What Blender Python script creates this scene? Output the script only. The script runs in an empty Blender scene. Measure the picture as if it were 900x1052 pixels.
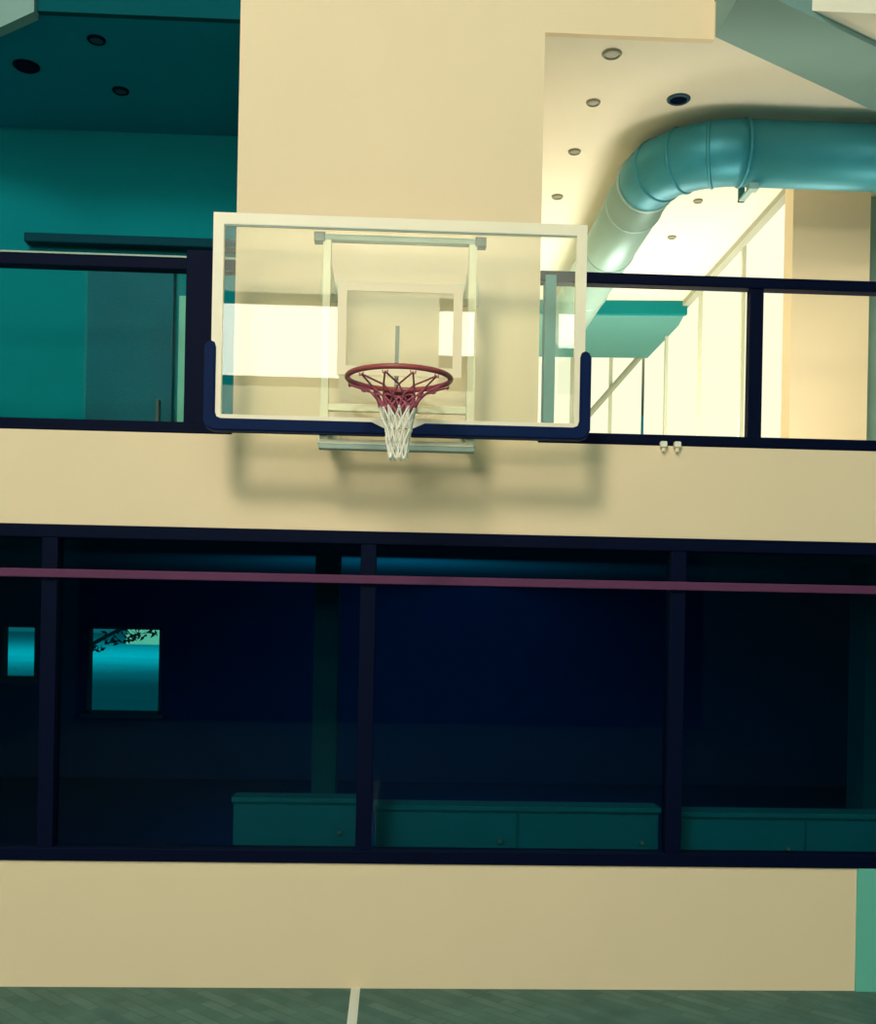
import bpy, bmesh, math, random
from mathutils import Vector, Matrix
random.seed(4)
sc = bpy.context.scene
COL = sc.collection
R = math.radians

# ------------------------------------------------------------------ materials
def new_mat(name):
    m = bpy.data.materials.new(name); m.use_nodes = True
    nt = m.node_tree; nt.nodes.clear()
    out = nt.nodes.new('ShaderNodeOutputMaterial')
    return m, nt, out

def paint(name, col, rough=.6, metal=0., var=.06, scale=3., bump=0., spec=.5):
    m, nt, out = new_mat(name)
    b = nt.nodes.new('ShaderNodeBsdfPrincipled')
    b.inputs['Roughness'].default_value = rough
    b.inputs['Metallic'].default_value = metal
    b.inputs['Specular IOR Level'].default_value = spec
    tc = nt.nodes.new('ShaderNodeTexCoord')
    n = nt.nodes.new('ShaderNodeTexNoise'); n.inputs['Scale'].default_value = scale
    n.inputs['Detail'].default_value = 4
    nt.links.new(tc.outputs['Object'], n.inputs['Vector'])
    mx = nt.nodes.new('ShaderNodeMixRGB')
    mx.inputs['Color1'].default_value = (*[c*(1-var) for c in col], 1)
    mx.inputs['Color2'].default_value = (*[min(1, c*(1+var)) for c in col], 1)
    nt.links.new(n.outputs['Fac'], mx.inputs['Fac'])
    nt.links.new(mx.outputs['Color'], b.inputs['Base Color'])
    if bump:
        n2 = nt.nodes.new('ShaderNodeTexNoise'); n2.inputs['Scale'].default_value = 90
        nt.links.new(tc.outputs['Object'], n2.inputs['Vector'])
        bp = nt.nodes.new('ShaderNodeBump'); bp.inputs['Strength'].default_value = bump
        bp.inputs['Distance'].default_value = .005
        nt.links.new(n2.outputs['Fac'], bp.inputs['Height'])
        nt.links.new(bp.outputs['Normal'], b.inputs['Normal'])
    nt.links.new(b.outputs[0], out.inputs['Surface'])
    return m

def glass(name, tint, ior=1.5, rough=.0):
    m, nt, out = new_mat(name)
    t = nt.nodes.new('ShaderNodeBsdfTransparent'); t.inputs['Color'].default_value = (*tint, 1)
    g = nt.nodes.new('ShaderNodeBsdfGlossy'); g.inputs['Roughness'].default_value = rough
    g.inputs['Color'].default_value = (1, 1, 1, 1)
    fr = nt.nodes.new('ShaderNodeFresnel'); fr.inputs['IOR'].default_value = ior
    mx = nt.nodes.new('ShaderNodeMixShader')
    nt.links.new(fr.outputs[0], mx.inputs[0]); nt.links.new(t.outputs[0], mx.inputs[1]); nt.links.new(g.outputs[0], mx.inputs[2])
    nt.links.new(mx.outputs[0], out.inputs['Surface'])
    return m

def emit(name, col, s):
    m, nt, out = new_mat(name)
    e = nt.nodes.new('ShaderNodeEmission'); e.inputs['Color'].default_value = (*col, 1); e.inputs['Strength'].default_value = s
    nt.links.new(e.outputs[0], out.inputs['Surface'])
    return m

def parquet(name):
    m, nt, out = new_mat(name)
    b = nt.nodes.new('ShaderNodeBsdfPrincipled'); b.inputs['Roughness'].default_value = .7; b.inputs['Specular IOR Level'].default_value = .15
    tc = nt.nodes.new('ShaderNodeTexCoord')
    mp = nt.nodes.new('ShaderNodeMapping'); mp.inputs['Rotation'].default_value = (0, 0, R(45))
    nt.links.new(tc.outputs['Object'], mp.inputs['Vector'])
    br = nt.nodes.new('ShaderNodeTexBrick')
    br.inputs['Scale'].default_value = 3.0; br.inputs['Mortar Size'].default_value = .02
    br.inputs['Brick Width'].default_value = .9; br.inputs['Row Height'].default_value = .22
    br.inputs['Color1'].default_value = (.07, .148, .118, 1); br.inputs['Color2'].default_value = (.115, .20, .155, 1)
    br.inputs['Mortar'].default_value = (.08, .15, .12, 1)
    nt.links.new(mp.outputs[0], br.inputs['Vector'])
    n = nt.nodes.new('ShaderNodeTexNoise'); n.inputs['Scale'].default_value = 5; n.inputs['Detail'].default_value = 6
    nt.links.new(tc.outputs['Object'], n.inputs['Vector'])
    mx = nt.nodes.new('ShaderNodeMixRGB'); mx.blend_type = 'OVERLAY'; mx.inputs['Fac'].default_value = .35
    nt.links.new(br.outputs['Color'], mx.inputs['Color1']); nt.links.new(n.outputs['Fac'], mx.inputs['Color2'])
    nt.links.new(mx.outputs['Color'], b.inputs['Base Color'])
    nt.links.new(b.outputs[0], out.inputs['Surface'])
    return m

M = dict(
    cream=paint('cream_plaster', (.84, .67, .43), .85, var=.03, scale=1.5, bump=.05, spec=.1),
    white_room=paint('pale_plaster', (.84, .77, .60), .8, var=.02, spec=.1),
    teal=paint('teal_plaster', (.002, .19, .215), .8, var=.06, spec=.03),
    teal_ceiling=paint('teal_ceiling_plaster', (.002, .24, .34), .85, var=.08, spec=.03),
    greybeam=paint('grey_green_plaster', (.25, .39, .345), .8, spec=.2),
    navy=paint('navy_metal', (.0003, .003, .018), .6, var=.15, spec=.06),
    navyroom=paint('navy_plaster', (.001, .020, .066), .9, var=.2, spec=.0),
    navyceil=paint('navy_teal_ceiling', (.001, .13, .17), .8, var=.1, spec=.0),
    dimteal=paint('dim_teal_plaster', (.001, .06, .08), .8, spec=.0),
    tealpanel=paint('teal_laminate', (.002, .095, .105), .6, var=.1, spec=.03),
    greenpanel=paint('green_panel', (.14, .50, .38), .6, var=.05, spec=.2),
    pad=paint('navy_padding', (.0006, .012, .06), .6, var=.1, scale=12, spec=.08),
    white=paint('white_enamel', (.85, .80, .60), .5, var=.02),
    square=paint('cream_square_paint', (.90, .76, .50), .6, var=.02),
    border=paint('cream_border_paint', (.88, .79, .57), .5, var=.02),
    header=paint('dark_teal_plaster', (.002, .075, .09), .8, spec=.03),
    frame=paint('pale_steel', (.70, .67, .47), .5, var=.05),
    steel_pale=paint('grey_green_steel', (.27, .37, .30), .5, var=.1),
    steel=paint('grey_steel', (.08, .12, .10), .5, metal=.1, var=.1),
    rim=paint('red_rim_enamel', (.36, .07, .065), .4, var=.12, scale=20),
    net_red=paint('red_cord', (.50, .11, .16), .8, var=.2, scale=40),
    net_white=paint('white_cord', (.88, .84, .70), .8, var=.08, scale=40),
    redrail=paint('dull_red_enamel', (.115, .035, .085), .6, var=.15, scale=2, spec=.1),
    duct=paint('blue_green_sheet_metal', (.03, .235, .285), .45, metal=.3, var=.12, scale=4, spec=.4),
    lit_duct=paint('lit_sheet_metal', (.27, .42, .37), .45, metal=.3, var=.12, scale=4),  # lit copy of the duct metal, gallery light put into its colour
    seam=paint('duct_seam_metal', (.30, .46, .42), .4, metal=.3),
    soffit=paint('teal_grey_board', (.10, .30, .28), .8, spec=.1),
    fitting=paint('dark_fitting', (.004, .05, .075), .5, var=.2),
    lamp=paint('olive_fitting', (.23, .23, .14), .5, var=.2),
    mull=paint('pale_mullion', (.62, .62, .47), .6),
    brace=paint('olive_grey_trim', (.38, .38, .28), .7),
    door=paint('blue_shade', (.001, .11, .145), .6, var=.25, scale=2, spec=.05),  # gallery shade beside the column, put into a panel colour
    line=paint('white_floor_paint', (.78, .76, .62), .6),
    bark=paint('dark_bark', (.004, .05, .06), .9),
    leaf=paint('dark_leaf', (.004, .07, .08), .9),
    lawn=paint('blue_green_lawn', (.0, .42, .46), .95, var=.2, scale=.3, spec=0.),
    house=paint('pale_render', (.85, .9, .55), .9),
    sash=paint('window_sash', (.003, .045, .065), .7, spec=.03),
    boardglass=glass('backboard_glass', (.97, .985, .95), 1.5),
    railglass=glass('balustrade_glass', (.985, .985, .96), 1.12),
    darkglass=glass('tinted_window_glass', (.70, .88, .92), 1.16),
    clear=glass('clear_glass', (.85, .95, .95), 1.3),
    day=emit('daylit_pane', (1., 1., .74), 1.08),
    sun=emit('bright_daylight_pane', (1., 1., .86), 9.),
    parquet=parquet('parquet'),
)

# ------------------------------------------------------------------ mesh helpers
def link(name, bm, mat, parent=None, smooth=False, loc=None):
    me = bpy.data.meshes.new(name); bm.normal_update()
    if smooth:
        for f in bm.faces: f.smooth = True
    bm.to_mesh(me); bm.free()
    for m in (mat if isinstance(mat, (list, tuple)) else [mat]): me.materials.append(m)
    o = bpy.data.objects.new(name, me); COL.objects.link(o)
    if parent is not None:
        o.parent = parent
        o.matrix_parent_inverse = Matrix.Translation(parent.location).inverted() if parent.parent is None else Matrix()
    return o

def box(bm, a, b, bev=0.):
    g = bmesh.ops.create_cube(bm, size=1)
    c = [(a[i]+b[i])/2 for i in range(3)]; s = [abs(b[i]-a[i]) for i in range(3)]
    for v in g['verts']: v.co = Vector((c[i]+v.co[i]*s[i] for i in range(3)))
    if bev:
        es = list({e for v in g['verts'] for e in v.link_edges})
        bmesh.ops.bevel(bm, geom=es, offset=bev, segments=2, affect='EDGES', profile=.5)
    return bm

def B(*boxes, bev=0.):
    bm = bmesh.new()
    for a, b in boxes: box(bm, a, b, bev)
    return bm

def tube(bm, pts, r, n=10, closed=False, caps=True, mi=0):
    pts = [Vector(p) for p in pts]; N = len(pts)
    rs = r if isinstance(r, (list, tuple)) else [r]*N
    rings = []
    prev = None
    for i, p in enumerate(pts):
        if closed: t = (pts[(i+1) % N]-pts[i-1]).normalized()
        else: t = (pts[min(i+1, N-1)]-pts[max(i-1, 0)]).normalized()
        if prev is None:
            ref = Vector((0, 0, 1)) if abs(t.z) < .9 else Vector((1, 0, 0))
            u = t.cross(ref).normalized()
        else:
            u = (prev-t*prev.dot(t)).normalized()
        prev = u; w = t.cross(u)
        rings.append([bm.verts.new(p+(u*math.cos(2*math.pi*k/n)+w*math.sin(2*math.pi*k/n))*rs[i]) for k in range(n)])
    for i in range(N if closed else N-1):
        A, C = rings[i], rings[(i+1) % N]
        for k in range(n):
            f = bm.faces.new((A[k], A[(k+1) % n], C[(k+1) % n], C[k])); f.material_index = mi
    if caps and not closed:
        bm.faces.new(rings[0][::-1]).material_index = mi
        bm.faces.new(rings[-1]).material_index = mi
    return bm

def T(pts, r, n=10, closed=False): return tube(bmesh.new(), pts, r, n, closed)

def prism(bm, poly, z0, z1):
    lo = [bm.verts.new((x, y, z0)) for x, y in poly]; hi = [bm.verts.new((x, y, z1)) for x, y in poly]
    n = len(poly)
    bm.faces.new(lo[::-1]); bm.faces.new(hi)
    for i in range(n): bm.faces.new((lo[i], lo[(i+1) % n], hi[(i+1) % n], hi[i]))
    bmesh.ops.recalc_face_normals(bm, faces=bm.faces[:])
    return bm

def disc(bm, c, r, h, n=24):
    g = bmesh.ops.create_cone(bm, cap_ends=True, segments=n, radius1=r, radius2=r, depth=h)
    for v in g['verts']: v.co += Vector(c)
    return bm

def ringbm(c, r0, r1, h, n=28):
    bm = bmesh.new(); V = []
    for k in range(n):
        a = 2*math.pi*k/n; cx, sx = math.cos(a), math.sin(a)
        V.append([bm.verts.new((c[0]+r*cx, c[1]+r*sx, c[2]+z)) for r, z in ((r0, 0), (r0, -h), ((r0+r1)/2, -h*1.15), (r1, -h*.5), (r1, 0))])
    for k in range(n):
        A, C = V[k], V[(k+1) % n]
        for j in range(5): bm.faces.new((A[j], A[(j+1) % 5], C[(j+1) % 5], C[j]))
    bmesh.ops.recalc_face_normals(bm, faces=bm.faces[:])
    return bm

def empty(name, loc, parent=None):
    o = bpy.data.objects.new(name, None); COL.objects.link(o); o.location = loc; o.empty_display_size = .1
    if parent: o.parent = parent
    return o

def thing(name, label, cat, loc=(0, 0, 0), group=None):
    o = empty(name, loc); o['label'] = label; o['category'] = cat
    if group: o['group'] = group
    return o

def tag(o, label, cat, group=None):
    o['label'] = label; o['category'] = cat
    if group: o['group'] = group
    return o

def struct(o, label=None):
    o['kind'] = 'structure'
    if label: o['label'] = label
    return o

# ------------------------------------------------------------------ camera
W = 5.65                                    # face of the hall's end wall
cd = bpy.data.cameras.new('camera'); cam = bpy.data.objects.new('camera', cd); COL.objects.link(cam)
cam.location = (0, 0, 1.95)
cam.matrix_world = (Matrix.Translation((0, 0, 1.95)) @ Matrix.Rotation(R(-2.36), 4, 'Z') @ Matrix.Rotation(R(90), 4, 'X') @ Matrix.Rotation(R(1.1), 4, 'Z'))
cd.sensor_fit = 'VERTICAL'; cd.sensor_height = 36; cd.lens = 1090*36/1052; cd.shift_y = 114/1052
cd.clip_start = .05
sc.camera = cam

# ------------------------------------------------------------------ hall shell
CZ = 5.12
XL, XR = -6., 6.
struct(link('floor', B(((XL, -9, -.1), (XR, W, 0))), M['parquet']), 'grey green parquet hall floor')
struct(link('wall_back', B(((XL, W, 0), (2.53, W+.25, .67)), ((XL, W, 2.425), (XR, W+.25, 2.94))), M['cream']), 'cream plaster wall below and above the dark windows')
struct(link('wall_panel', B(((2.53, W-.012, 0), (XR, W+.25, .67))), M['greenpanel']), 'green panel at the right end of the low wall')
struct(link('floor_gallery', B(((XL, W+.25, 2.55), (XR, 12.6, 2.75))), M['white_room']), 'gallery floor slab')
struct(link('column', B(((-.873, W-.004, 2.94), (.745, 7.02, 6.6))), M['cream']), 'wide cream column behind the backboard')
struct(link('wall_upper', B(((.745, W, CZ), (1.66, W+.04, 6.6))), M['cream']), 'cream wall above the right gallery opening')
def beam(name, poly, label):
    struct(link(name, prism(bmesh.new(), poly, 5.09, 6.6), M['greybeam']), label)
beam('beam', [(1.644, 5.572), (1.65, 5.11), (4.6, 6.77), (4.6, 7.36)], 'grey green slanting beam over the right gallery opening')
struct(link('beam', prism(bmesh.new(), [(-1.934, 5.605), (-4.6, 7.47), (-4.6, 7.53), (-1.934, 5.68)], 5.09, 6.6), M['greybeam']), 'pale slanting beam at the upper left corner')
struct(link('wall_upper', B(((-1.94, W, CZ), (-.873, W+.04, 6.6))), M['header']), 'dark teal wall above the left gallery opening')
struct(link('ceiling_left', prism(bmesh.new(), [(-.873, W+.04), (-2.0, W+.04), (-4.0, 7.09), (-4.0, 7.4), (-.873, 7.4)], CZ, CZ+.2), M['teal_ceiling']), 'dark teal gallery ceiling')
struct(link('wall_left', B(((XL, 7.02, 2.75), (-.873, 7.25, CZ))), M['teal']), 'teal gallery wall')
struct(link('ceiling_right', B(((.75, W+.04, CZ), (XR, 15.8, CZ+.2)), ((1.66, W-.3, CZ), (XR, W+.04, CZ+.2))), M['white_room']), 'pale gallery ceiling')
struct(link('wall_right', B(((.45, 7.02, 2.75), (.6, 12.5, CZ))), M['white_room']), 'pale inner gallery wall')

# bright glazing of the right gallery
wn = struct(empty('window_4', (2.82, 9.8, 2.75)), 'bright side glazing of the right gallery')
ys = [7.45, 8.62, 9.85, 11.1, 12.15]
for y0, y1 in zip(ys, ys[1:]):
    link('pane', B(((2.83, y0+.012, 2.95), (2.85, y1-.012, CZ))), M['day'], wn)
for y in ys[1:-1]:
    link('mullion', B(((2.80, y-.02, 2.75), (2.87, y+.02, CZ))), M['mull'], wn)
link('sill', B(((2.79, 7.4, 2.75), (2.89, 12.2, 2.95))), M['mull'], wn)
wn = struct(empty('window_5', (1.7, 12.2, 2.75)), 'bright end glazing of the right gallery')
xs = [.6, 1.3, 2.0, 2.45, 2.83]
for x0, x1 in zip(xs, xs[1:]):
    link('pane', B(((x0+.012, 12.22, 2.95), (x1-.012, 12.24, CZ))), M['day'], wn)
for x in xs[1:-1]:
    link('mullion', B(((x-.018, 12.18, 2.75), (x+.018, 12.26, CZ))), M['mull'], wn)
link('sill', B(((.6, 12.17, 2.75), (2.83, 12.27, 2.95))), M['mull'], wn)
link('diagonal_brace', T([(2.80, 12.12, 5.10), (2.26, 12.12, 4.46), (1.75, 12.12, 3.85)], .035, 10), M['brace'], wn)
struct(link('trim_1', B(((2.735, 7.3, CZ-.05), (2.80, 10.42, CZ))), M['brace']), 'pale strip between gallery ceiling and side glazing')
struct(link('ceiling_soffit', prism(bmesh.new(), [(.6, 10.42), (2.78, 10.25), (2.98, 12.0), (.6, 12.16)], 5.02, CZ), M['soffit']), 'teal grey dropped soffit at the end of the right gallery')
struct(link('shade_strip', prism(bmesh.new(), [(.6, 10.36), (2.78, 10.18), (2.78, 10.24), (.6, 10.415)], 4.99, CZ-.002), M['teal']), 'dark teal strip for the shade at the front of the dropped soffit')  # added strip, the soffit's dark front end painted as colour
struct(link('pillar', B(((2.69, 7.2, 2.75), (3.233, 7.36, CZ))), M['cream']), 'cream pillar behind the right gallery rail')
struct(link('wall_side', B(((3.25, 7.6, 2.75), (XR, 7.8, CZ))), M['greybeam']), 'grey green wall beyond the cream pillar')

# ------------------------------------------------------------------ gallery railings
def railing(x0, x1, posts, mulls, label, strip=False):
    t = thing('gallery_railing', label, 'railing', ((x0+x1)/2, W+.06, 2.94))
    link('top_rail', B(((x0, W+.02, 3.795), (x1, W+.10, 3.855)), bev=.006), M['navy'], t)
    link('bottom_rail', B(((x0, W-.005, 2.925), (x1, W+.10, 2.985)), bev=.006), M['navy'], t)
    for a, b, z in posts: link('post', B(((a, W+.012, 2.93), (b, W+.098, z)), bev=.004), M['navy'] if strip else M['soffit'], t)
    for a, b in mulls: link('post', B(((a, W+.03, 2.95), (b, W+.09, 3.83)), bev=.004), M['navy'], t)
    e = sorted([x0]+[v for p in posts for v in p[:2]]+[v for p in mulls for v in p]+[x1])
    for a, b in zip(e[0::2], e[1::2]):
        if b-a > .1: link('glass_panel', B(((a, W+.055, 2.97), (b, W+.067, 3.81))), M['railglass'], t)
    if strip:
        link('cap_strip', B(((x0, W+.015, 3.857), (x1, W+.05, 3.866))), M['steel_pale'], t)
    return t
railing(XL, -.875, [(-1.135, -.97, 3.90)], [(-3.9, -3.83)], 'dark framed glass railing left of the column before the teal gallery', True)
railing(.747, XR, [(.775, .835, 3.83)], [(1.895, 1.97), (3.6, 3.67)], 'dark framed glass railing right of the column before the bright gallery')
for x, lb in ((1.422, 'small white clip under the right railing, nearer the backboard'), (1.497, 'small white clip under the right railing, farther from the backboard')):
    bm = B(((x-.018, W-.04, 2.912), (x+.018, W-.003, 2.945)), bev=.006); box(bm, (x-.008, W-.03, 2.89), (x+.008, W-.012, 2.915), .003)
    tag(link('rail_clip', bm, M['white']), lb, 'clip', 'white clips under the right railing')

# teal gallery: added panel with the shade beside the column in its colour, under a dark bar
d = struct(empty('shade_panel_1', (-1.75, 6.97, 2.75)), 'dark blue panel standing for shade in the teal gallery')
link('shade_leaf', B(((-2.02, 6.94, 2.76), (-1.47, 6.98, 4.26)), bev=.004), M['door'], d)
link('green_strip', B(((-1.44, 6.98, 2.75), (-1.38, 7.02, 4.05))), M['greenpanel'], d)
link('panel_handle', T([(-1.55, 6.94, 3.1), (-1.55, 6.90, 3.1), (-1.55, 6.90, 3.35), (-1.55, 6.94, 3.35)], .01, 8), M['steel'], d)
link('dark_bar', B(((-2.42, 6.90, 4.345), (-.9, 7.0, 4.405)), bev=.01), M['sash'], d)

# ------------------------------------------------------------------ recessed fittings
def downlight(x, y, r, mat_ring, mat_in, label, group, name='recessed_downlight', cat='downlight'):
    t = thing(name, label, cat, (x, y, CZ), group)
    link('trim_ring', ringbm((x, y, CZ), r*.72, r, .012), mat_ring, t, True)
    link('lens', disc(bmesh.new(), (x, y, CZ-.004), r*.74, .008), mat_in, t)
    return t
rows = ['first', 'second', 'third', 'fourth', 'fifth', 'sixth']
for i, y in enumerate((5.83, 6.38, 7.05, 7.80)):
    downlight(1.143, y, .055 if i == 0 else .043, M['lamp'], M['lamp'], '%s small downlight from the gym in the row along the column' % rows[i], 'small downlights beside the column')
for y, lb in ((7.785, 'small downlight inside the duct bend, nearer the pillar'), (8.525, 'small downlight inside the duct bend, deeper in the gallery')):
    downlight(2.19, y, .036, M['lamp'], M['lamp'], lb, 'small downlights inside the duct bend')
downlight(1.643, 6.30, .07, M['fitting'], M['navy'], 'round dark ceiling fitting above the bend of the duct', None, 'ceiling_fitting', 'ceiling fitting')
downlight(-2.183, 6.22, .075, M['navy'], M['navy'], 'larger round dark fitting in the teal ceiling at far left', None, 'ceiling_fitting', 'ceiling fitting')
downlight(-1.696, 5.904, .05, M['navy'], M['fitting'], 'small dark downlight in the teal ceiling, nearer the gym', 'small downlights in the teal ceiling')
downlight(-1.707, 6.465, .05, M['navy'], M['fitting'], 'small dark downlight in the teal ceiling, nearer the back wall', 'small downlights in the teal ceiling')

# ------------------------------------------------------------------ air duct
t = thing('air_duct', 'large blue green round air duct bending under the gallery ceiling', 'air duct', (1.62, 6.5, 4.9))
dz, dr = 4.90, .195
cx, cy, br = 2.10, 6.98, .48
def arc(a): return (cx+br*math.cos(a), cy+br*math.sin(a), dz)
link('cross_run', T([(XR, 6.5, dz), (4, 6.5, dz), (cx, 6.5, dz)], dr, 32), M['duct'], t, True)
link('elbow', T([arc(R(270-90*i/16)) for i in range(17)], dr, 32), M['duct'], t, True)
link('long_run', T([(1.62, cy, dz), (1.62, 8.5, dz), (1.62, 10.4, dz)], dr, 32), M['lit_duct'], t, True)['label'] = 'long run of duct, coloured paler for the gallery light on it'
for k in range(0, 5):
    a = R(270-90*k/4); p = Vector(arc(a)); tg = Vector((-math.sin(a), math.cos(a), 0))*.012
    link('seam_ring', T([p-tg, p-tg*.4, p+tg*.4, p+tg], [dr+.001, dr+.009, dr+.009, dr+.001], 32), M['seam'] if k == 4 else M['duct'], t, True)
for y in (7.35, 8.2, 9.2):
    link('seam_ring', T([(1.62, y-.01, dz), (1.62, y-.004, dz), (1.62, y+.004, dz), (1.62, y+.01, dz)], [dr+.001, dr+.008, dr+.008, dr+.001], 32), M['seam'], t, True)
for x in (3.0, 4.2):
    link('seam_ring', T([(x-.01, 6.5, dz), (x-.004, 6.5, dz), (x+.004, 6.5, dz), (x+.01, 6.5, dz)], [dr+.001, dr+.008, dr+.008, dr+.001], 32), M['duct'], t, True)
link('hanger', B(((2.14, 6.47, dz-dr-.035), (2.20, 6.53, dz-dr+.01)), ((2.15, 6.71, dz), (2.19, 6.73, CZ)), ((2.15, 6.49, dz-dr-.02), (2.19, 6.73, dz-dr-.008)), ((2.15, 6.71, dz-dr-.02), (2.19, 6.73, dz+.01))), M['seam'], t)

# ------------------------------------------------------------------ lower windows
w = struct(empty('window_1', (0, W+.03, .67)), 'dark navy window band under the cream wall')
link('frame_head', B(((XL, W-.01, 2.36), (XR, W+.10, 2.43)), bev=.005), M['navy'], w)
link('frame_sill', B(((XL, W-.015, .665), (XR, W+.10, .735)), bev=.005), M['navy'], w)
mx = [-5.145, -3.48, -1.813, -.143, 1.522, 3.19, 4.855]
for x in mx: link('mullion', B(((x-.042, W-.005, .73), (x+.042, W+.095, 2.37)), bev=.004), M['navy'], w)
e = [XL]+mx+[XR]
for a, b in zip(e, e[1:]):
    link('pane', B(((a+.03, W+.04, .72), (b-.03, W+.052, 2.37))), M['darkglass'], w)
r = thing('window_rail', 'thin dull red rail running across the dark lower windows', 'rail', (0, W-.02, 2.17))
link('bar', B(((XL, W-.035, 2.15), (XR, W-.013, 2.195)), bev=.004), M['redrail'], r)
for x in mx: link('fixing_plate', B(((x-.03, W-.016, 2.14), (x+.03, W-.004, 2.205)), bev=.002), M['navy'], r)

# dark room behind the windows
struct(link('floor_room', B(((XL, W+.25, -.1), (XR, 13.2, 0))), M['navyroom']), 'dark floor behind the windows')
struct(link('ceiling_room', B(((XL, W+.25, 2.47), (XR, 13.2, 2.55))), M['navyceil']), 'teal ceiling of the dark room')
wy = 13.0
holes = [(-3.70, -2.81, .78, 1.83), (-4.72, -4.30, 1.18, 1.83)]
bx = []
xs = [XL, -4.72, -4.30, -3.70, -2.81, XR]
for i, (a, b) in enumerate(zip(xs, xs[1:])):
    if i in (1, 3): bx += [((a, wy, 0), (b, wy+.2, 1.18 if i == 1 else .78)), ((a, wy, 1.83), (b, wy+.2, 2.5))]
    else: bx.append(((a, wy, 0), (b, wy+.2, 2.5)))
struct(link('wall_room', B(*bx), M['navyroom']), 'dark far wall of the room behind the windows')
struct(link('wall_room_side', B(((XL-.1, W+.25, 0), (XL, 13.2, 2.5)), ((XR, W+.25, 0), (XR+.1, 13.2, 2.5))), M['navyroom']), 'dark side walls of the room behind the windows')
for i, (a, b, z0, z1) in enumerate(holes):
    wn = struct(empty('window_%d' % (i+2), ((a+b)/2, wy, z0)), ['bright teal window far inside the dark room', 'smaller teal window at the left edge of the dark room'][i])
    f = .03
    link('frame', B(((a, wy-.02, z0), (a+f, wy+.12, z1)), ((b-f, wy-.02, z0), (b, wy+.12, z1)), ((a, wy-.02, z1-f), (b, wy+.12, z1)), ((a, wy-.02, z0), (b, wy+.12, z0+f))), M['sash'], wn)
    link('pane', B(((a+f, wy+.05, z0+f), (b-f, wy+.06, z1-f))), M['clear'], wn)
    link('sill', B(((a-.05, wy-.10, z0-.05), (b+.05, wy+.02, z0))), M['sash'], wn)
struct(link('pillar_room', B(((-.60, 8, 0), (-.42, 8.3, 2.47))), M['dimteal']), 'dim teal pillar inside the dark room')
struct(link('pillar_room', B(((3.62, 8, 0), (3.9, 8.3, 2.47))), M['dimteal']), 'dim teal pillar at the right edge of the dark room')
# low counters behind each bay
for x0, x1, yy, lb in ((-.93, -.20, 6.30, 'short low teal cabinet behind the bay with the bright teal window'), (-.09, 1.56, 6.10, 'long low teal cabinet behind the window bay below the hoop'), (1.65, 3.1, 5.98, 'low teal cabinet behind the right window bay')):
    t = thing('low_cabinet', lb, 'cabinet', ((x0+x1)/2, yy+.2, 0), 'low cabinets behind the dark windows')
    link('body', B(((x0, yy+.02, .08), (x1, yy+.16, .87)), bev=.004), M['tealpanel'], t)
    link('top', B(((x0-.01, yy, .87), (x1+.01, yy+.18, .90)), bev=.004), M['tealpanel'], t)
    link('plinth', B(((x0+.03, yy+.06, 0), (x1-.03, yy+.15, .08))), M['navy'], t)
    nd = max(1, round((x1-x0)/.75)); wd = (x1-x0)/nd
    for k in range(nd):
        dr_ = link('door', B(((x0+k*wd+.006, yy+.004, .10), (x0+(k+1)*wd-.006, yy+.022, .855)), bev=.003), M['tealpanel'], t)
        kb = link('knob', disc(bmesh.new(), (x0+(k+1)*wd-.1, yy-.004, .70), .016, .02), M['steel'], dr_)
# outside the far windows
struct(link('ground', B(((-80, 13.4, -.3), (60, 140, -.2))), M['lawn']), 'lawn outside')
def house():
    t = thing('distant_building', 'pale sunlit building seen through the far teal window', 'building', (-19.5, 85, -.2))
    link('wall', B(((-21.2, 85, -.2), (-17.5, 89, 3.4))), M['house'], t)
    bm = bmesh.new(); prism(bm, [(-21.5, 84.6), (-17.2, 84.6), (-17.2, 89.4), (-21.5, 89.4)], 3.4, 3.7)
    link('roof', bm, M['house'], t)
house()
t = thing('garden_tree', 'dark leafy branch seen through the far teal window', 'tree', (-4.9, 15.5, -.2))
link('trunk', T([(-4.9, 15.5, -.2), (-4.85, 15.5, 1.2), (-4.6, 15.4, 2.0), (-4.3, 15.4, 2.6)], [.09, .07, .05, .03], 8), M['bark'], t)
link('branch', T([(-4.75, 15.45, 1.45), (-4.3, 15.3, 1.55), (-3.95, 15.3, 1.75), (-3.65, 15.3, 1.83), (-3.35, 15.3, 1.82)], [.04, .03, .025, .018, .008], 8), M['bark'], t)
bm = bmesh.new()
for i in range(160):
    s = random.random()
    p = Vector((-4.5+s*1.1, 15.3+random.uniform(-.15, .15), 1.5+s*.33+random.uniform(-.13, .12)))
    a = Vector((random.uniform(-1, 1), random.uniform(-1, 1), random.uniform(-1, .4))).normalized()*.06
    b_ = a.cross(Vector((random.random(), random.random(), random.random()))).normalized()*.022
    vs = [bm.verts.new(p-a), bm.verts.new(p+b_), bm.verts.new(p+a), bm.verts.new(p-b_)]
    bm.faces.new(vs)
lf = link('leaves', bm, M['leaf'], t); lf['kind'] = 'stuff'

# ------------------------------------------------------------------ floor line
struct(link('floor_line', B(((-.192, -2, 0), (-.144, W, .003))), M['line']), 'white court line running to the wall')

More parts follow.
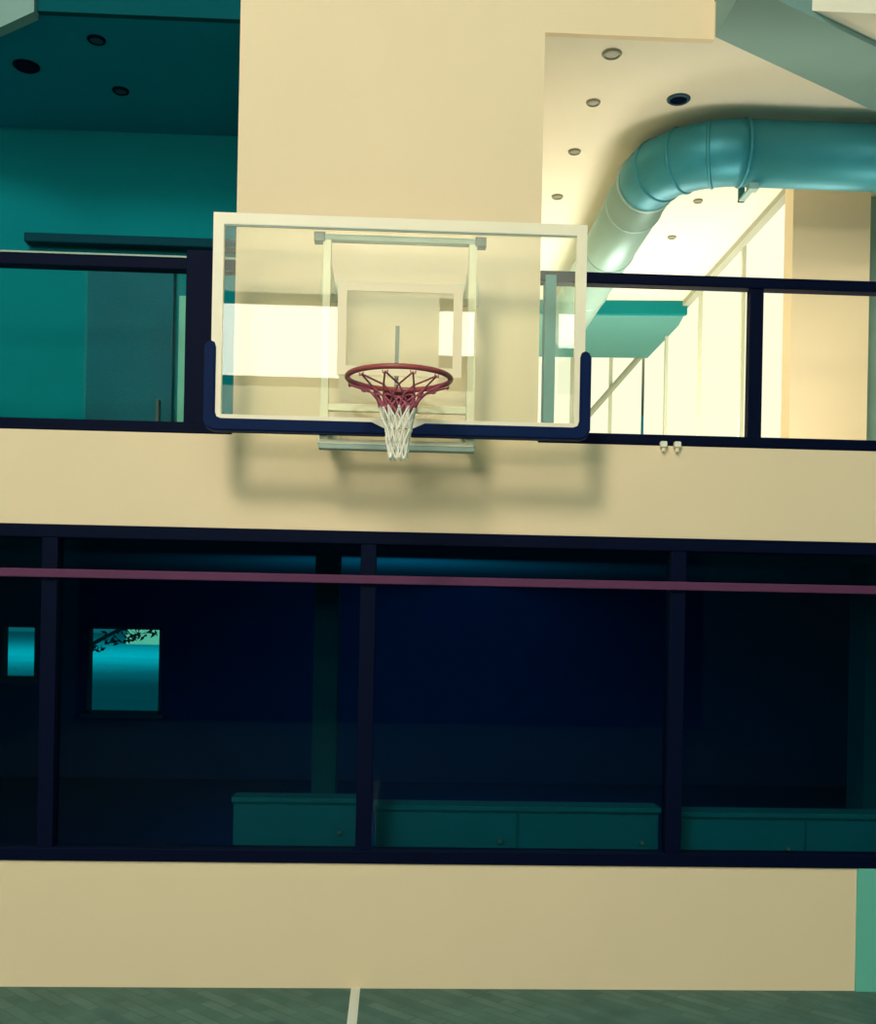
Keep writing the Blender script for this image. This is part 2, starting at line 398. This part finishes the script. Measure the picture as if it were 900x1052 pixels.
# ------------------------------------------------------------------ basketball hoop
h = thing('basketball_hoop', 'wall mounted glass basketball hoop with red rim and white net', 'basketball hoop', (0, W, 2.87))
bx0, bx1, bz0, bz1, by = -.908, .908, 2.90, 3.925, 5.20
link('glass_board', B(((bx0, by, bz0), (bx1, by+.012, bz1)), bev=.002), M['boardglass'], h)
bd = link('white_border', B(((bx0-.006, by-.006, bz0), (bx0+.045, by+.03, bz1)), ((bx1-.045, by-.006, bz0), (bx1+.006, by+.03, bz1)),
       ((bx0+.045, by-.006, bz1-.055), (bx1-.045, by+.03, bz1)), ((bx0+.045, by-.006, bz0), (bx1-.045, by+.03, bz0+.045))), M['border'], h)
sq = .044
link('target_square', B(((-.305, by-.003, 3.155), (-.305+sq, by-.0005, 3.61)), ((.305-sq, by-.003, 3.155), (.305, by-.0005, 3.61)),
       ((-.305+sq, by-.003, 3.61-sq), (.305-sq, by-.0005, 3.61)),
       ((-.305+sq, by-.003, 3.155), (.305-sq, by-.0005, 3.155+sq))), M['square'], h)
def pad(s):
    # L-shaped edge padding: along the bottom, round the corner, up the side
    bm = bmesh.new(); Z0, X1, th, ht = 2.862, .945, .062, .062
    outer = [(.05, Z0+.012), (.07, Z0), (X1-.05, Z0), (X1-.015, Z0+.015), (X1, Z0+.05), (X1, 3.27), (X1-.012, 3.292), (X1-.03, 3.30), (X1-.048, 3.292), (X1-.055, 3.27)]
    inner = [(X1-.055, Z0+ht+.03), (X1-.063, Z0+ht+.008), (X1-.085, Z0+ht), (.13, Z0+ht), (.05, Z0+.025)]
    poly = outer+inner
    fr = [bm.verts.new((s*x, by-.022, z)) for x, z in poly]; bk = [bm.verts.new((s*x, by+.045, z)) for x, z in poly]
    bm.faces.new(fr); bm.faces.new(bk[::-1]); n = len(poly)
    for i in range(n): bm.faces.new((fr[i], fr[(i+1) % n], bk[(i+1) % n], bk[i]))
    bmesh.ops.recalc_face_normals(bm, faces=bm.faces[:])
    es = [e for e in bm.edges if abs(e.verts[0].co.y-e.verts[1].co.y) < 1e-6]
    bmesh.ops.bevel(bm, geom=es, offset=.008, segments=2, affect='EDGES')
    link('edge_pad', bm, M['pad'], h)
pad(1); pad(-1)
# steel support behind the board
fy0, fy1 = by+.035, by+.085
link('support_frame', B(((-.385, fy0, 2.845), (-.345, fy1, 3.825)), ((.335, fy0, 2.845), (.375, fy1, 3.825)),
       ((-.385, fy0, 2.822), (.375, fy1, 2.845)), bev=.003), M['frame'], h)
link('top_bar', B(((-.41, fy0, 3.825), (.40, fy1, 3.853)), bev=.004), M['steel_pale'], h)
link('bottom_bar', B(((-.39, fy0-.005, 2.797), (.38, fy1+.005, 2.821)), bev=.003), M['steel_pale'], h)
link('edge_gasket', B(((bx0+.045, by-.004, bz1-.063), (bx1-.045, by-.0005, bz1-.0555))), M['steel_pale'], h)
for x in (-.365, .355):
    for z in (3.70, 2.95):
        a = link('wall_arm', B(((x-.022, fy1, z-.022), (x+.022, W-.012, z+.022)), bev=.003), M['frame'], h)
        link('wall_plate', B(((x-.06, W-.014, z-.06), (x+.06, W-.004, z+.06)), bev=.003), M['frame'], a)
link('centre_strut', B(((-.022, by+.03, 3.03), (-.002, by+.06, 3.41)), bev=.002), M['steel'], h)
link('cross_bar', B(((-.345, by+.035, 2.985), (.335, by+.07, 3.02)), bev=.003), M['frame'], h)
for x in (-.41, .385):
    link('corner_bracket', B(((x-.02, by+.03, 3.815), (x+.035, by+.09, 3.862)), bev=.004), M['steel'], h)
# rim
rz, rr, ry = 3.055, .234, by-.385
rim = link('rim', T([(rr*math.cos(2*math.pi*k/64), ry+rr*math.sin(2*math.pi*k/64), rz) for k in range(64)], .0125, 12, True), M['rim'], h, True)
link('rim_bracket', B(((-.075, ry+rr-.01, rz-.012), (.075, by-.006, rz+.006)), ((-.075, by-.016, rz-.10), (.075, by-.004, rz+.02)), bev=.002), M['rim'], h)
for s in (-1, 1):
    link('rim_brace', T([(s*.06, by-.01, rz-.085), (s*.11, ry+rr*.83, rz-.012)], .007, 8), M['rim'], rim)
NH = 12
for k in range(NH):
    a = 2*math.pi*(k+.5)/NH; c = Vector((rr*math.cos(a), ry+rr*math.sin(a), rz-.016))
    tg = Vector((-math.sin(a), math.cos(a), 0))
    hk = bmesh.new(); tube(hk, [c-tg*.012, c-tg*.010+Vector((0, 0, -.012)), c+tg*.010+Vector((0, 0, -.012)), c+tg*.012], .003, 6)
    link('net_hook', hk, M['rim'], rim)
# net: narrow hanging funnel, red cord above and white cord below
prof = [(.234, -.022), (.135, -.055), (.098, -.095), (.080, -.14), (.066, -.19), (.055, -.24), (.047, -.29), (.042, -.335), (.040, -.365)]
bm = bmesh.new()
def npt(row, k, half):
    r_, z_ = prof[row]; a = 2*math.pi*(k+(.5 if half else 0)+.5)/NH
    j = .006 if row > 1 else 0
    return Vector((r_*math.cos(a)+random.uniform(-j, j), ry+r_*math.sin(a)+random.uniform(-j, j), rz+z_+random.uniform(-j, j)))
rowsP = [[npt(i, k, i % 2 == 1) for k in range(NH)] for i in range(len(prof))]
for i in range(len(prof)-1):
    for k in range(NH):
        p = rowsP[i][k]
        ks = (k, k-1) if i % 2 == 0 else (k, (k+1) % NH)
        for q in ks:
            tube(bm, [p, rowsP[i+1][q]], .0042, 6, mi=0 if i < 3 else 1)
    for k in range(NH):
        if i: bmesh.ops.create_icosphere(bm, subdivisions=1, radius=.0075, matrix=Matrix.Translation(rowsP[i][k]))
for f in bm.faces:
    if len(f.verts) == 3: f.material_index = 0 if f.calc_center_median().z > rz-.13 else 1
link('net', bm, [M['net_red'], M['net_white']], h)

# ------------------------------------------------------------------ far end of the hall, behind the camera: high daylit windows
FY = -9.0
struct(link('wall_front', B(((XL, FY-.3, 3.5), (XR, FY, 6.2)), ((XL, FY-.3, 7.9), (XR, FY, 11)), ((XL, FY-.3, 6.2), (-3.4, FY, 7.9)), ((-1.1, FY-.3, 6.2), (.72, FY, 7.9)),
    ((1.36, FY-.3, 6.2), (2.92, FY, 7.9)), ((3.22, FY-.3, 6.2), (XR, FY, 7.9))), M['white_room']), 'pale far wall of the hall behind the viewer')
struct(link('wall_front', B(((XL, FY-.3, 0), (XR, FY, 3.5))), M['navyroom']), 'dark lower part of the far hall wall')
for i, (a, b, z0, z1) in enumerate(((-3.4, -1.1, 6.38, 7.70), (.72, 1.36, 6.85, 7.68), (2.92, 3.22, 7.05, 7.70))):
    wn = struct(empty('window_%d' % (6+i), ((a+b)/2, FY, z0)), 'high daylit window behind the viewer')
    link('pane', B(((a, FY-.1, z0), (b, FY-.08, z1))), M['sun'], wn)
    link('frame', B(((a, FY-.2, 6.2), (b, FY, z0)), ((a, FY-.2, z1), (b, FY, 7.9))), M['sash'], wn)

# ------------------------------------------------------------------ light
wd = bpy.data.worlds.new('world'); sc.world = wd; wd.use_nodes = True
bg = wd.node_tree.nodes['Background']; bg.inputs['Color'].default_value = (.02, .50, .55, 1); bg.inputs['Strength'].default_value = .30

def lamp(name, kind, loc, target, energy, color, size=1., **kw):
    l = bpy.data.lights.new(name, kind); l.energy = energy; l.color = color
    if kind == 'AREA': l.shape = 'DISK'; l.size = size
    elif kind in ('SPOT', 'POINT'): l.shadow_soft_size = size/2
    for k, v in kw.items(): setattr(l, k, v)
    o = bpy.data.objects.new(name, l); COL.objects.link(o); o.location = loc
    o.rotation_euler = (Vector(target)-Vector(loc)).to_track_quat('-Z', 'Y').to_euler()
    return o
lamp('hall_lamp', 'AREA', (-2.1, -2.8, 8.2), (-.2, W, 2.6), 485, (1., .91, .80), 2.0)
lamp('hall_fill', 'AREA', (-3.6, -8.6, 4.5), (-.6, W, 2.0), 460, (1., .90, .79), 6., shape='RECTANGLE', size_y=1.4)  # added fill out of view, lifts the backboard's shadow
lamp('gallery_ceiling_fill', 'AREA', (1.9, 9.2, 2.9), (1.9, 9.2, 6), 75, (1, .97, .88), 1.5)  # added light hidden below the rail, brightens the gallery ceiling
lamp('far_wall_fill', 'AREA', (0, -4., 9.5), (0, FY, 6.2), 1300, (.92, 1., .92), 1.5)  # added so the unseen far wall reflects as haze in the backboard
lamp('gallery_front_fill', 'AREA', (2.3, 6.1, 2.85), (2.3, 6.6, 5), 24, (1., .95, .86), .8)  # added unseen light for the pillar and the near gallery ceiling
lamp('room_fill', 'AREA', (1., 10.5, 2.40), (1., 10.5, 0), 24, (.2, .75, 1), 5.)  # added light lifting the room's navy, no fitting there
lamp('room_wall_fill', 'AREA', (0, 8.6, 1.3), (0, 13, 1.7), 24, (.2, .75, 1), 1.5)  # added light for the room's far wall and ceiling strip
lamp('garden_daylight', 'AREA', (-15, 58, 24), (-17, 80, 0), 9500, (.5, 1, 1), 26)

sc.view_settings.view_transform = 'Standard'
sc.view_settings.look = 'None'
sc.view_settings.exposure = 0.
sc.view_settings.gamma = 1.
sc.view_settings.use_curve_mapping = False
